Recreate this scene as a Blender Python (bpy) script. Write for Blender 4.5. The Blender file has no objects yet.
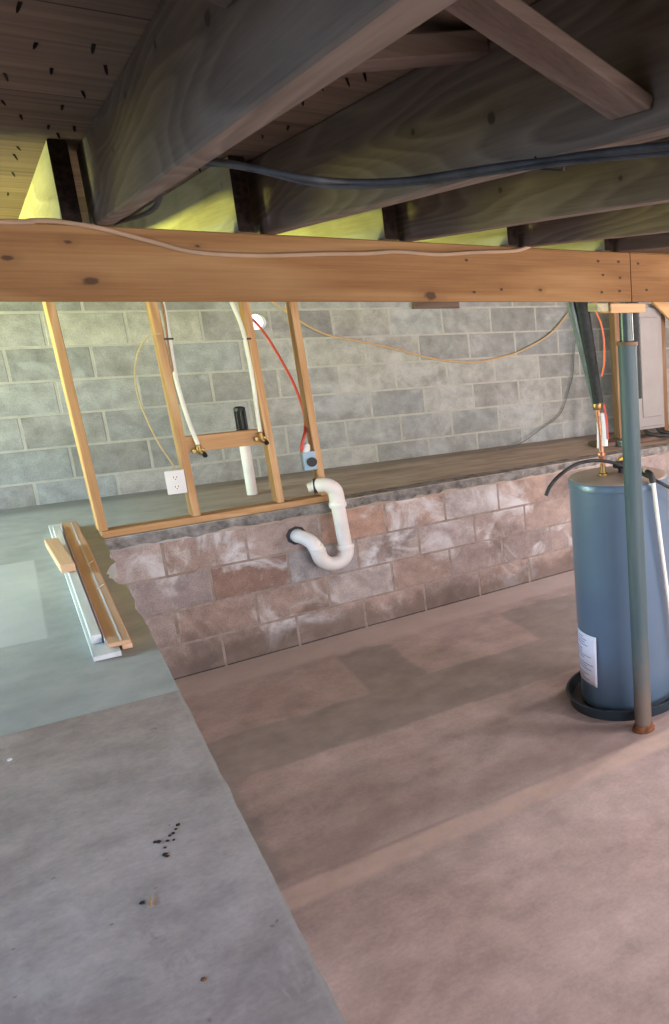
import bpy, bmesh, math, random
from mathutils import Vector, Matrix, noise as mnoise
R_ = random.Random(7)
C = bpy.context.scene.collection
PI = math.pi
H = 2.06            # eye height above the lower floor; z below is written relative to the eye and lifted by H

# ------------------------------------------------------------------ materials
MATS = {}
class NT:
    def __init__(s, name, rough=.7, metal=0., spec=.4):
        s.m = bpy.data.materials.new(name); s.m.use_nodes = True
        s.t = s.m.node_tree; s.n = s.t.nodes; s.l = s.t.links
        s.b = s.n['Principled BSDF']
        s.b.inputs['Roughness'].default_value = rough
        s.b.inputs['Metallic'].default_value = metal
        s.b.inputs['Specular IOR Level'].default_value = spec
        MATS[name] = s.m
    def node(s, typ, **kw):
        n = s.n.new(typ)
        for k, v in kw.items(): setattr(n, k, v)
        return n
    def coord(s, out='Object'):
        return s.node('ShaderNodeTexCoord').outputs[out]
    def mapping(s, vec, scale=(1,1,1), loc=(0,0,0), rot=(0,0,0)):
        m = s.node('ShaderNodeMapping'); s.l.new(vec, m.inputs[0])
        m.inputs['Scale'].default_value = scale; m.inputs['Location'].default_value = loc
        m.inputs['Rotation'].default_value = rot
        return m.outputs[0]
    def noise(s, vec, scale, detail=4, rough=.55, dist=0.):
        n = s.node('ShaderNodeTexNoise'); s.l.new(vec, n.inputs['Vector'])
        n.inputs['Scale'].default_value = scale; n.inputs['Detail'].default_value = detail
        n.inputs['Roughness'].default_value = rough; n.inputs['Distortion'].default_value = dist
        return n.outputs['Fac']
    def ramp(s, fac, stops, interp='LINEAR'):
        r = s.node('ShaderNodeValToRGB'); r.color_ramp.interpolation = interp
        e = r.color_ramp.elements
        while len(e) < len(stops): e.new(.5)
        for i, (p, c) in enumerate(stops):
            e[i].position = p
            e[i].color = (c, c, c, 1) if isinstance(c, (int, float)) else (*c, 1)
        s.l.new(fac, r.inputs[0]); return r.outputs[0]
    def mix(s, fac, a, b, blend='MIX'):
        m = s.node('ShaderNodeMix', data_type='RGBA', blend_type=blend)
        for i, v in ((0, fac), (6, a), (7, b)):
            if isinstance(v, (int, float)): m.inputs[i].default_value = v
            elif isinstance(v, tuple): m.inputs[i].default_value = (*v, 1)
            else: s.l.new(v, m.inputs[i])
        return m.outputs[2]
    def math(s, op, a, b=0., clamp=False):
        m = s.node('ShaderNodeMath', operation=op); m.use_clamp = clamp
        for i, v in ((0, a), (1, b)):
            if isinstance(v, (int, float)): m.inputs[i].default_value = v
            else: s.l.new(v, m.inputs[i])
        return m.outputs[0]
    def vadd(s, a, b):
        m = s.node('ShaderNodeVectorMath', operation='ADD')
        s.l.new(a, m.inputs[0])
        if isinstance(b, tuple): m.inputs[1].default_value = b
        else: s.l.new(b, m.inputs[1])
        return m.outputs[0]
    def bump(s, h, strength=.3, dist=.01):
        b = s.node('ShaderNodeBump'); s.l.new(h, b.inputs['Height'])
        b.inputs['Strength'].default_value = strength; b.inputs['Distance'].default_value = dist
        s.l.new(b.outputs[0], s.b.inputs['Normal'])
    def col(s, c):
        if isinstance(c, tuple): s.b.inputs['Base Color'].default_value = (*c, 1)
        else: s.l.new(c, s.b.inputs['Base Color'])
    def smooth(s, v, a, b):      # 0 below a, 1 above b
        m = s.node('ShaderNodeMapRange', interpolation_type='SMOOTHSTEP')
        if isinstance(v, (int, float)): m.inputs[0].default_value = v
        else: s.l.new(v, m.inputs[0])
        m.inputs[1].default_value = a; m.inputs[2].default_value = b
        return m.outputs[0]
    def rect(s, x, y, x0, x1, y0, y1, e=.03):
        f = s.math('MULTIPLY', s.smooth(x, x0-e, x0+e), s.math('SUBTRACT', 1., s.smooth(x, x1-e, x1+e)))
        g = s.math('MULTIPLY', s.smooth(y, y0-e, y0+e), s.math('SUBTRACT', 1., s.smooth(y, y1-e, y1+e)))
        return s.math('MULTIPLY', f, g)

def plain(name, c, rough=.5, metal=0., var=.06, nscale=30., spec=.4, bump=0.):
    s = NT(name, rough, metal, spec)
    n = s.noise(s.coord(), nscale, 3)
    lo = tuple(max(0, v*(1-var*2)) for v in c); hi = tuple(v*(1+var) for v in c)
    s.col(s.ramp(n, [(.3, lo), (.7, hi)]))
    if bump: s.bump(n, bump, .002)
    return s.m

def wood(name, dark, mid, light, axis=0, rough=.75, rings=9., knots=True, figure=1.0, knotc=(.05,.025,.012), spots=()):
    s = NT(name, rough, 0, .25)
    oi = s.node('ShaderNodeObjectInfo').outputs['Random']
    off = s.node('ShaderNodeCombineXYZ')
    for i, k in enumerate((7.3, 3.1, 5.7)): s.l.new(s.math('MULTIPLY', oi, k), off.inputs[i])
    v = s.vadd(s.coord(), off.outputs[0])
    st = [1., 1., 1.]; st[axis] = .11
    vm = s.mapping(v, tuple(st))
    warp = s.noise(vm, 4.5*figure, 2, .4)
    warp2 = s.noise(vm, 16., 2, .5)
    # growth rings: repeated sine of a warped field
    q = s.math('ADD', s.math('MULTIPLY', warp, rings*2.2), s.math('MULTIPLY', warp2, .5))
    ring = s.math('FRACT', q)
    rr = s.math('MULTIPLY', s.math('MINIMUM', s.math('POWER', ring, 1.6), s.math('MULTIPLY', s.math('SUBTRACT', 1., ring), 3.2)), .5)
    st2 = [110., 110., 110.]; st2[axis] = 3.
    fib = s.noise(s.mapping(v, tuple(st2)), 1., 6, .72)
    f = s.math('ADD', s.math('MULTIPLY', rr, 1.1), s.math('MULTIPLY', fib, .85))
    c = s.ramp(f, [(.18, dark), (.5, mid), (.85, light)])
    blot = s.noise(v, 2.2, 3)
    c = s.mix(s.math('MULTIPLY', s.smooth(blot, .45, .75), .35), c, dark)
    if knots:
        sk = [1., 1., 1.]; sk[axis] = .55
        vo = s.node('ShaderNodeTexVoronoi'); s.l.new(s.mapping(v, tuple(sk)), vo.inputs['Vector'])
        vo.inputs['Scale'].default_value = 3.2
        d = s.math('ADD', vo.outputs['Distance'], s.math('MULTIPLY', s.noise(v, 60, 2), .02))
        k = s.math('SUBTRACT', 1., s.smooth(d, .035, .085))
        c = s.mix(s.math('MULTIPLY', k, .8), c, knotc)
    for (kx, ky, kz, kr) in spots:        # knots at their own places in the timber
        po = s.node('ShaderNodeNewGeometry').outputs['Position']
        sc3 = [1/kr]*3; sc3[axis] = .6/kr
        mp = s.mapping(po, tuple(sc3), tuple(-a*b for a, b in zip((kx, ky, kz+H), sc3)))
        ln = s.node('ShaderNodeVectorMath', operation='LENGTH'); s.l.new(mp, ln.inputs[0])
        dd = s.math('ADD', ln.outputs['Value'], s.math('MULTIPLY', s.math('SUBTRACT', s.noise(po, 45, 3), .5), 1.1))
        c = s.mix(s.math('MULTIPLY', s.math('SUBTRACT', 1., s.smooth(dd, .8, 2.6)), .30), c, dark)
        c = s.mix(s.math('MULTIPLY', s.math('SUBTRACT', 1., s.smooth(dd, .35, .85)), .85), c, knotc)
    tint = s.ramp(oi, [(0, .86), (1, 1.08)])
    c = s.mix(1., c, tint, 'MULTIPLY')
    s.col(c); s.bump(f, .25, .002)
    return s.m

PINE = ((.38,.19,.08), (.56,.33,.155), (.67,.44,.24))
pine = [wood('pine_x', *PINE, axis=0, rings=5, figure=.8), wood('pine_y', *PINE, axis=1, rings=5, figure=.8), wood('pine_z', *PINE, axis=2, rings=5, figure=.8)]
BEAM = wood('beam_wood', (.15,.066,.022), (.24,.118,.042), (.31,.17,.068), axis=0, rings=5, figure=.5, knots=False, spots=((.2,3.1,.176,.009),(.232,3.1,.07,.017),(.064,3.1,.129,.011),(1.211,3.1,.026,.020),(1.654,3.1,.049,.009),(.51,3.1,.175,.008),(-.4,3.1,.1,.014),(2.5,3.1,.09,.015)))
JST = wood('joist_wood', (.090,.063,.049), (.148,.108,.082), (.205,.154,.12), axis=1, rings=12, figure=.8, knots=False, knotc=(.03,.017,.012), spots=((.699,1.794,.335,.011),(.699,1.439,.307,.014),(.271,2.134,.401,.010),(.271,2.454,.341,.009),(.271,1.727,.405,.010),(.271,1.331,.354,.016),(1.143,2.337,.311,.012),(1.143,1.723,.278,.010)))
BRW = wood('bridging_wood', (.085,.052,.040), (.15,.10,.078), (.20,.14,.112), axis=0, rings=6, figure=.8)
FAR = wood('lit_joist_wood', (.24,.20,.11), (.38,.33,.20), (.46,.41,.26), axis=1, rings=5, figure=.6)  # same wood as the near joists, window light put into its lighter colour
ENDG = plain('shaded_end_grain', (.028,.018,.013), .95, 0, .3, 60., .1, .4)  # shade on the sawn ends is put into this near-black colour
DULL = wood('dull_pine', (.16,.085,.045), (.27,.16,.09), (.34,.22,.13), axis=2, rings=5, figure=.8)  # darker, duller pine for the panel studs
WHITEW = wood('white_board', (.50,.50,.47), (.66,.67,.66), (.76,.78,.78), axis=1, rings=3, knots=False)

# deck: boards running along X, one row of boards every 0.145 m, seams dark
s = NT('deck_boards', .8, 0, .2)
co = s.coord(); sp = s.node('ShaderNodeSeparateXYZ'); s.l.new(co, sp.inputs[0])
yy = s.math('MULTIPLY', s.math('SUBTRACT', sp.outputs[1], 1.74), 1/.72)
idx = s.math('FLOOR', yy); fr = s.math('FRACT', yy)
wn = s.node('ShaderNodeTexWhiteNoise', noise_dimensions='1D'); s.l.new(idx, wn.inputs['W'])
cb = s.node('ShaderNodeCombineXYZ'); s.l.new(sp.outputs[0], cb.inputs[0]); s.l.new(sp.outputs[1], cb.inputs[1]); s.l.new(idx, cb.inputs[2])
g = s.noise(s.mapping(cb.outputs[0], (1.2, 16, 3)), 1.1, 4, .6, 1.)
c = s.ramp(g, [(.25, (.13,.080,.056)), (.5, (.21,.135,.095)), (.75, (.27,.185,.135))])
c = s.mix(1., c, s.ramp(wn.outputs['Value'], [(0, .75), (1, 1.12)]), 'MULTIPLY')
seam = s.math('LESS_THAN', fr, .010)
c = s.mix(s.math('MULTIPLY', seam, .85), c, (.02,.012,.008))
s.col(c); s.bump(s.math('SUBTRACT', g, s.math('MULTIPLY', seam, 2.)), .3, .003)

# concrete block: attribute 'tint' carries the colour each block was cast in
def block_mat(name, stain_dark, speck=.25, efflo=0., dirt=.25, zdirt=None):
    s = NT(name, .92, 0, .2)
    at = s.node('ShaderNodeAttribute', attribute_name='tint').outputs['Color']
    co = s.coord()
    fine = s.noise(co, 140, 3, .7); med = s.noise(co, 11, 5, .62); big = s.noise(co, 2.6, 5, .6, .4)
    c = s.mix(1., at, s.ramp(fine, [(.25, 1-speck), (.75, 1+speck*.7)]), 'MULTIPLY')
    c = s.mix(1., c, s.ramp(med, [(.3, .74), (.7, 1.16)]), 'MULTIPLY')
    c = s.mix(s.math('MULTIPLY', s.smooth(big, .50, .70), dirt), c, stain_dark)
    if efflo:
        e = s.noise(s.mapping(co, (1,1,1), (3.3, 1.7, .4)), 3.2, 6, .65, .6)
        c = s.mix(s.math('MULTIPLY', s.smooth(e, .50, .68), efflo), c, (.66,.66,.68))
    if zdirt is not None:          # dark stain band on the lowest courses, gap shadow below it
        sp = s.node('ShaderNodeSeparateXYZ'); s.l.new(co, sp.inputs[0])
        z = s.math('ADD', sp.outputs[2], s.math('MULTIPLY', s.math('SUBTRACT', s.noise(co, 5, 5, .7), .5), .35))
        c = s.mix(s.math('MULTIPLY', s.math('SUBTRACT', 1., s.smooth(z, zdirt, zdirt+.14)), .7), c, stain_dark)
        c = s.mix(s.math('SUBTRACT', 1., s.smooth(sp.outputs[2], .006, .014)), c, (.02,.016,.014))  # crevice shadow at the wall foot, painted as a near-black line
    s.col(c); s.bump(s.math('ADD', fine, s.math('MULTIPLY', med, 1.5)), .5, .004)
    return s.m
BLK = block_mat('grey_block', (.16,.15,.13), .28, .28, .4)
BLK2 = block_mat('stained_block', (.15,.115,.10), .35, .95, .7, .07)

def mortar(name, a, b):
    s = NT(name, .95, 0, .2); co = s.coord(); n = s.noise(co, 14, 5, .65)
    s.col(s.ramp(n, [(.3, a), (.7, b)])); s.bump(s.noise(co, 70, 4, .7), .6, .004); return s.m
MORT = mortar('mortar', (.38,.375,.335), (.49,.48,.43))
MORT2 = mortar('mortar_dirty', (.24,.19,.165), (.42,.36,.32))
CAP = mortar('cap_concrete', (.09,.085,.08), (.37,.36,.345))

def warped(s, amt=.12, scale=3.):
    co = s.node('ShaderNodeNewGeometry').outputs['Position']
    sp = s.node('ShaderNodeSeparateXYZ'); s.l.new(co, sp.inputs[0])
    n1 = s.math('MULTIPLY', s.math('SUBTRACT', s.noise(co, scale, 5, .65), .5), amt)
    n2 = s.math('MULTIPLY', s.math('SUBTRACT', s.noise(s.mapping(co, (1,1,1), (5,9,2)), scale, 5, .65), .5), amt)
    return co, sp, s.math('ADD', sp.outputs[0], n1), s.math('ADD', sp.outputs[1], n2)

# lower floor: pinkish concrete with the grey patches left by old pours
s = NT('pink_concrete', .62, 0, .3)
co, sp, x, y = warped(s, .13)
big = s.noise(co, 1.1, 6, .62, .5); med = s.noise(co, 6, 6, .65); fine = s.noise(co, 60, 4, .7)
c = s.ramp(big, [(.3, (.39,.315,.305)), (.5, (.485,.405,.40)), (.7, (.57,.495,.495))])
c = s.mix(1., c, s.ramp(med, [(.3, .78), (.7, 1.14)]), 'MULTIPLY')
c = s.mix(1., c, s.ramp(fine, [(.3, .9), (.7, 1.08)]), 'MULTIPLY')
GREY = s.ramp(med, [(.3, (.27,.245,.24)), (.7, (.38,.35,.345))])
r1 = s.rect(x, y, .30, 6.0, 3.98, 4.46, .02); r2 = s.rect(x, y, 1.20, 6.0, 4.4, 5.12, .02); r3 = s.rect(x, y, .15, .47, 3.08, 4.1, .02)
pm = s.math('MAXIMUM', s.math('MAXIMUM', r1, r2), r3)
lr = s.rect(x, y, 1.52, 2.25, 4.50, 5.14, .02)
pm = s.math('MULTIPLY', pm, s.math('SUBTRACT', 1., s.math('MULTIPLY', lr, .9)))
c = s.mix(s.math('MULTIPLY', pm, .9), c, GREY)
yr = s.math('SUBTRACT', y, s.math('MULTIPLY', sp.outputs[0], .0735))
c = s.mix(s.math('MULTIPLY', s.smooth(yr, 5.02, 5.10), .6), c, (.60,.53,.52))
sy = s.math('ADD', s.math('MULTIPLY', s.math('SUBTRACT', y, sp.outputs[1]), .22), sp.outputs[1])
strip = s.rect(sp.outputs[0], sy, .2, 6.5, 2.92, 3.045, .022)
c = s.mix(s.math('MULTIPLY', strip, s.ramp(med, [(.3, .35), (.65, .85)])), c, (.64,.52,.47))
edge = s.math('SUBTRACT', 1., s.smooth(s.math('ABSOLUTE', s.math('SUBTRACT', sy, 3.065)), .004, .02))
c = s.mix(s.math('MULTIPLY', edge, s.ramp(med, [(.4, .0), (.65, .35)])), c, (.22,.16,.15))
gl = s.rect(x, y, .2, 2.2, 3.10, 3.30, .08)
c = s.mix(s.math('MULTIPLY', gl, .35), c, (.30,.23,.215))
spots = s.smooth(s.noise(s.mapping(co, (1,1,1), (2,4,0)), 7, 3), .74, .8)
c = s.mix(s.math('MULTIPLY', spots, .5), c, (.12,.09,.08))
s.col(c); s.bump(s.math('ADD', med, s.math('MULTIPLY', fine, .4)), .18, .006)

# near raised slab: beige-grey dusty concrete
s = NT('slab_concrete', .6, 0, .35)
co, sp, x, y = warped(s, .2)
big = s.noise(co, 1.6, 6, .62, .6); med = s.noise(co, 8, 6, .66); fine = s.noise(co, 70, 4, .7)
c = s.ramp(big, [(.3, (.30,.24,.22)), (.5, (.40,.335,.31)), (.68, (.48,.42,.395))])
c = s.mix(1., c, s.ramp(med, [(.3, .76), (.7, 1.16)]), 'MULTIPLY')
c = s.mix(1., c, s.ramp(fine, [(.3, .9), (.7, 1.08)]), 'MULTIPLY')
str_ = s.smooth(s.noise(s.mapping(co, (5, 1.2, 1), (1, 2, 0)), 1.2, 6, .7, .5), .56, .70)
c = s.mix(s.math('MULTIPLY', str_, .45), c, (.56,.53,.50))
dk = s.smooth(s.noise(s.mapping(co, (3, 1.6, 1), (7, 4, 0)), 1.5, 6, .7, .4), .60, .74)
c = s.mix(s.math('MULTIPLY', dk, .55), c, (.17,.12,.10))
sp2 = s.smooth(s.noise(co, 34, 2, .5), .73, .78)
c = s.mix(s.math('MULTIPLY', sp2, .5), c, (.13,.09,.06))
rim = s.smooth(s.math('ADD', sp.outputs[0], s.math('MULTIPLY', s.noise(co, 30, 3), .012)), .243, .25)  # thin edge highlight painted along the slab rim
c = s.mix(s.math('MULTIPLY', rim, .3), c, (.52,.48,.40))
s.col(c); s.bump(s.math('ADD', med, s.math('MULTIPLY', fine, .5)), .2, .005)

# far slab and ledge: greenish grey cement, brown earth dust further right, a paler rectangle at left
s = NT('ledge_concrete', .62, 0, .35)
co, sp, x, y = warped(s, .25, 2.2)
big = s.noise(co, 1.5, 6, .6, .6); med = s.noise(co, 7, 6, .64); fine = s.noise(co, 60, 4, .7)
c = s.ramp(big, [(.3, (.33,.35,.34)), (.5, (.41,.43,.42)), (.7, (.49,.51,.49))])
c = s.mix(1., c, s.ramp(med, [(.3, .85), (.7, 1.12)]), 'MULTIPLY')
dust = s.ramp(s.noise(s.mapping(co, (1.2, 4, 1)), 2., 6, .65, .4), [(.3, (.26,.18,.13)), (.52, (.43,.325,.24)), (.72, (.56,.46,.37))])
c = s.mix(s.math('MULTIPLY', s.smooth(x, .3, 1.1), .9), c, dust)
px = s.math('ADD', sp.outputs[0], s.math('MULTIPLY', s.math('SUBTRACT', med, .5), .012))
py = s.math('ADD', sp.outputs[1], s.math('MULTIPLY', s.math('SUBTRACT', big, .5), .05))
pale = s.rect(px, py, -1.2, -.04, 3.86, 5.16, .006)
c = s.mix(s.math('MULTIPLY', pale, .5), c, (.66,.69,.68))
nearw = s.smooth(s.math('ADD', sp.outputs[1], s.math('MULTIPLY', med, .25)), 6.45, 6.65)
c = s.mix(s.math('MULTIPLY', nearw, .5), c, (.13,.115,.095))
s.col(c); s.bump(s.math('ADD', med, s.math('MULTIPLY', fine, .5)), .25, .006)

STEEL = plain('post_steel', (.05,.065,.06), .38, .55, .12, 6., .5)
s = NT('post_painted', .58, .1, .35)          # paint above, rust near the foot
co = s.coord(); sp = s.node('ShaderNodeSeparateXYZ'); s.l.new(co, sp.inputs[0])
z = s.math('ADD', sp.outputs[2], s.math('MULTIPLY', s.noise(co, 9, 5, .7), .7))
c = s.ramp(s.noise(s.mapping(co, (20,20,2)), 1., 4, .6), [(.3, (.05,.085,.095)), (.7, (.09,.125,.13))])
c = s.mix(s.math('MULTIPLY', s.math('SUBTRACT', 1., s.smooth(z, .35, .95)), .75), c, (.17,.115,.085))
s.col(c)
RUST = plain('rust', (.20,.085,.04), .85, .2, .3, 40., .3, .3)
TANK = plain('tank_enamel', (.115,.175,.25), .33, .1, .04, 4., .5)
TLID = plain('tank_lid', (.42,.37,.32), .4, .1, .08, 8., .5)
PANM = plain('pan_plastic', (.022,.035,.048), .45, 0, .1, 20.)
PVC = plain('white_pvc', (.80,.77,.74), .38, 0, .05, 9., .5)
PVC2 = plain('white_pvc_band', (.80,.78,.74), .35, 0, .03, 9., .5)
PEX = plain('white_tube', (.72,.72,.66), .4, 0, .05, 12.)
BRASS = plain('brass', (.32,.21,.08), .4, .9, .15, 60.)
COPPER = plain('copper', (.55,.25,.15), .4, .7, .3, 50.)
BLACKP = plain('black_plastic', (.014,.015,.017), .45, 0, .2, 30.)
FOAM = plain('black_foam', (.022,.026,.026), .7, 0, .2, 50.)
GREYJ = plain('grey_jacket', (.13,.17,.16), .45, .2, .15, 30.)
TAN = plain('tan_cable', (.36,.235,.145), .55, 0, .08, 12.)
GREYC = plain('grey_cable', (.035,.035,.037), .6, 0, .3, 25.)
YELC = plain('yellow_cable', (.50,.40,.22), .55, 0, .1, 12.)
ORC = plain('orange_cord', (.75,.16,.05), .5, 0, .05, 12.)
REDC = plain('red_cord', (.62,.085,.06), .5, 0, .05, 12.)
BLUEB = plain('blue_box', (.30,.44,.58), .4, 0, .05, 12.)
WHITEP = plain('white_plastic', (.74,.74,.74), .4, 0, .03, 12.)
SLOT = plain('socket_slot', (.03,.03,.03), .6)
PANEL = plain('panel_paint', (.36,.34,.33), .45, .1, .05, 5.)
NAIL = plain('nail_steel', (.035,.028,.025), .5, .7, .3, 40.)
LABELM = plain('label_paper', (.78,.76,.86), .6, 0, .04, 10.)
INK = plain('label_ink', (.25,.20,.42), .6)
YEL = plain('yellow_handle', (.75,.52,.05), .4)
DIRT = plain('dark_dirt', (.035,.022,.016), .9, 0, .3, 80.)
STRAW = plain('splinter_wood', (.42,.27,.10), .8, 0, .2, 60.)
EXT = plain('outer_shell', (.25,.23,.21), .9, 0, .1, 3.)

# ------------------------------------------------------------------ mesh helpers
def L(x, y, z): return Vector((x, y, z + H))          # eye-relative height -> world

def finish(name, bm, mats, parent=None, origin=None, smooth=False, attr=None):
    if origin is None:
        if len(bm.verts):
            xs = [v.co.x for v in bm.verts]; ys = [v.co.y for v in bm.verts]; zs = [v.co.z for v in bm.verts]
            origin = Vector(((min(xs)+max(xs))/2, (min(ys)+max(ys))/2, min(zs)))
        else: origin = Vector((0,0,0))
    bmesh.ops.recalc_face_normals(bm, faces=bm.faces)
    for v in bm.verts: v.co -= origin
    me = bpy.data.meshes.new(name); bm.to_mesh(me); bm.free()
    if not isinstance(mats, (list, tuple)): mats = [mats]
    for m in mats: me.materials.append(m)
    if smooth:
        for p in me.polygons: p.use_smooth = True
        try: me.set_sharp_from_angle(angle=math.radians(40))
        except Exception: pass
    o = bpy.data.objects.new(name, me); C.objects.link(o)
    o.location = origin
    if parent is not None:
        o.parent = parent; o.matrix_parent_inverse = Matrix()
        o.location = origin - PW[parent.name]
    PW[o.name] = origin.copy()
    return o
PW = {}
def tag(o, label, cat, group=None):
    o['label'] = label; o['category'] = cat
    if group: o['group'] = group
    return o
def thing(name, loc, label, cat, group=None):
    o = bpy.data.objects.new(name, None); C.objects.link(o); o.location = loc
    o.empty_display_size = .1; PW[o.name] = Vector(loc)
    return tag(o, label, cat, group)
def struct(o): o['kind'] = 'structure'; return o

def box(bm, a, b, bev=.0, mat=0, segs=1):
    """axis box between corners a and b"""
    a = Vector(a); b = Vector(b)
    r = bmesh.ops.create_cube(bm, size=1.)
    vs = r['verts']; mid = (a+b)/2; d = b-a
    for v in vs: v.co = Vector((v.co.x*d.x, v.co.y*d.y, v.co.z*d.z)) + mid
    fs = set(f for v in vs for f in v.link_faces)
    for f in fs: f.material_index = mat
    if bev:
        es = list(set(e for f in fs for e in f.edges))
        r2 = bmesh.ops.bevel(bm, geom=es, offset=bev, segments=segs, affect='EDGES', profile=.6)
        for f in r2['faces']: f.material_index = mat
        return list(set(v for f in r2['faces'] for v in f.verts) | set(v for v in vs if v.is_valid))
    return vs

def beamlike(bm, p0, p1, u, w, t, bev=.003, mat=0):
    """a bar from p0 to p1; u = direction of its width w, t = thickness; p0,p1 on the centre line"""
    p0 = Vector(p0); p1 = Vector(p1); d = (p1-p0); Ln = d.length; d.normalize()
    u = Vector(u); u = (u - d*u.dot(d)).normalized(); n = d.cross(u)
    vs = box(bm, (-w/2, -t/2, 0), (w/2, t/2, Ln), bev, mat)
    M = Matrix((u, n, d)).transposed()
    for v in set(vs): v.co = M @ v.co + p0
    return vs

def catmull(pts, n=8):
    P = [Vector(p) for p in pts]
    if len(P) < 3: return P
    out = []
    for i in range(len(P)-1):
        a = P[max(i-1, 0)]; b = P[i]; c = P[i+1]; d = P[min(i+2, len(P)-1)]
        for k in range(n):
            t = k/n
            out.append(.5*((2*b) + (c-a)*t + (2*a-5*b+4*c-d)*t*t + (3*b-a-3*c+d)*t**3))
    out.append(P[-1]); return out

def tube(bm, pts, r, seg=10, mat=0, cap=True):
    P = [Vector(p) for p in pts]; n = len(P)
    rs = r if isinstance(r, (list, tuple)) else [r]*n
    rings = []; up = None
    for i in range(n):
        d = (P[min(i+1, n-1)] - P[max(i-1, 0)]).normalized()
        if up is None:
            up = Vector((0,0,1)) if abs(d.z) < .9 else Vector((1,0,0))
        up = (up - d*up.dot(d)).normalized(); sd = d.cross(up)
        rings.append([bm.verts.new(P[i] + (up*math.cos(a) + sd*math.sin(a))*rs[i]) for a in [2*PI*k/seg for k in range(seg)]])
    for i in range(n-1):
        for k in range(seg):
            f = bm.faces.new((rings[i][k], rings[i][(k+1) % seg], rings[i+1][(k+1) % seg], rings[i+1][k]))
            f.material_index = mat
    if cap:
        for rg in (rings[0], rings[-1]):
            f = bm.faces.new(rg); f.material_index = mat

def lathe(bm, prof, c=(0,0,0), seg=48, mat=0):
    """profile of (r, z) spun about the vertical through c; closed with fans where r = 0"""
    c = Vector(c); rings = []
    for r, z in prof:
        if r < 1e-6: rings.append([bm.verts.new(c + Vector((0,0,z)))])
        else: rings.append([bm.verts.new(c + Vector((r*math.cos(2*PI*k/seg), r*math.sin(2*PI*k/seg), z))) for k in range(seg)])
    for a, b in zip(rings, rings[1:]):
        for k in range(seg):
            k2 = (k+1) % seg
            if len(a) == 1 and len(b) == 1: continue
            if len(a) == 1: f = bm.faces.new((a[0], b[k], b[k2]))
            elif len(b) == 1: f = bm.faces.new((a[k], a[k2], b[0]))
            else: f = bm.faces.new((a[k], a[k2], b[k2], b[k]))
            f.material_index = mat

def slabmesh(bm, outline, z0, z1, mat=0):
    top = [bm.verts.new((x, y, z1)) for x, y in outline]; bot = [bm.verts.new((x, y, z0)) for x, y in outline]
    f = bm.faces.new(top); g = bm.faces.new(bot)
    n = len(outline)
    for i in range(n): bm.faces.new((top[i], top[(i+1) % n], bot[(i+1) % n], bot[i]))

# ------------------------------------------------------------------ the shell
def wy(x): return 5.355 + .0735*x                     # front line of the low block wall (it is not quite square)
WA = math.atan(.0735)
Z_L = -1.19                                           # ledge and raised slab, relative to the eye
YB = 6.63                                             # face of the back wall

bm = bmesh.new(); box(bm, (.1, -3, -.12), (7.2, 5.95, 0.0))
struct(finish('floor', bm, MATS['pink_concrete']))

def edge_pts(y0, y1, step, chips=()):
    pts = []; y = y0
    while y < y1 - 1e-6:
        x = .25 + .003*mnoise.noise(Vector((0, y*9, 3))) + .002*mnoise.noise(Vector((4, y*40, 3)))
        for (ca, cb, dep) in chips:
            if ca < y < cb: x -= dep*math.sin(PI*(y-ca)/(cb-ca))**.6*(1+.4*mnoise.noise(Vector((2, y*25, 1))))
        pts.append((x, y)); y += step
    return pts
bm = bmesh.new()
slabmesh(bm, [(-2.7, -3)] + edge_pts(-3, 3.02, .03) + [(.25, 3.02), (-2.7, 3.02)], .45, H+Z_L)
struct(finish('floor', bm, MATS['slab_concrete'], origin=Vector((0,0,0))))
bm = bmesh.new()
front = [(x, wy(x) + .004*mnoise.noise(Vector((x*12, 0, 0)))) for x in [.25+.05*k for k in range(130)]]
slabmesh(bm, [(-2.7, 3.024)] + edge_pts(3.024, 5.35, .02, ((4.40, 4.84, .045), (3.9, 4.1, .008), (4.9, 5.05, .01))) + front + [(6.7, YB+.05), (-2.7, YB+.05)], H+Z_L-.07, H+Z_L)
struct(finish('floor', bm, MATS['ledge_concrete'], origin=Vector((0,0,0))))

def rnd_tint(base, spread, hue=0.):
    k = 1 + R_.uniform(-spread, spread); h = R_.uniform(-hue, hue)
    return (base[0]*k*(1+h), base[1]*k, base[2]*k*(1-h))

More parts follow.
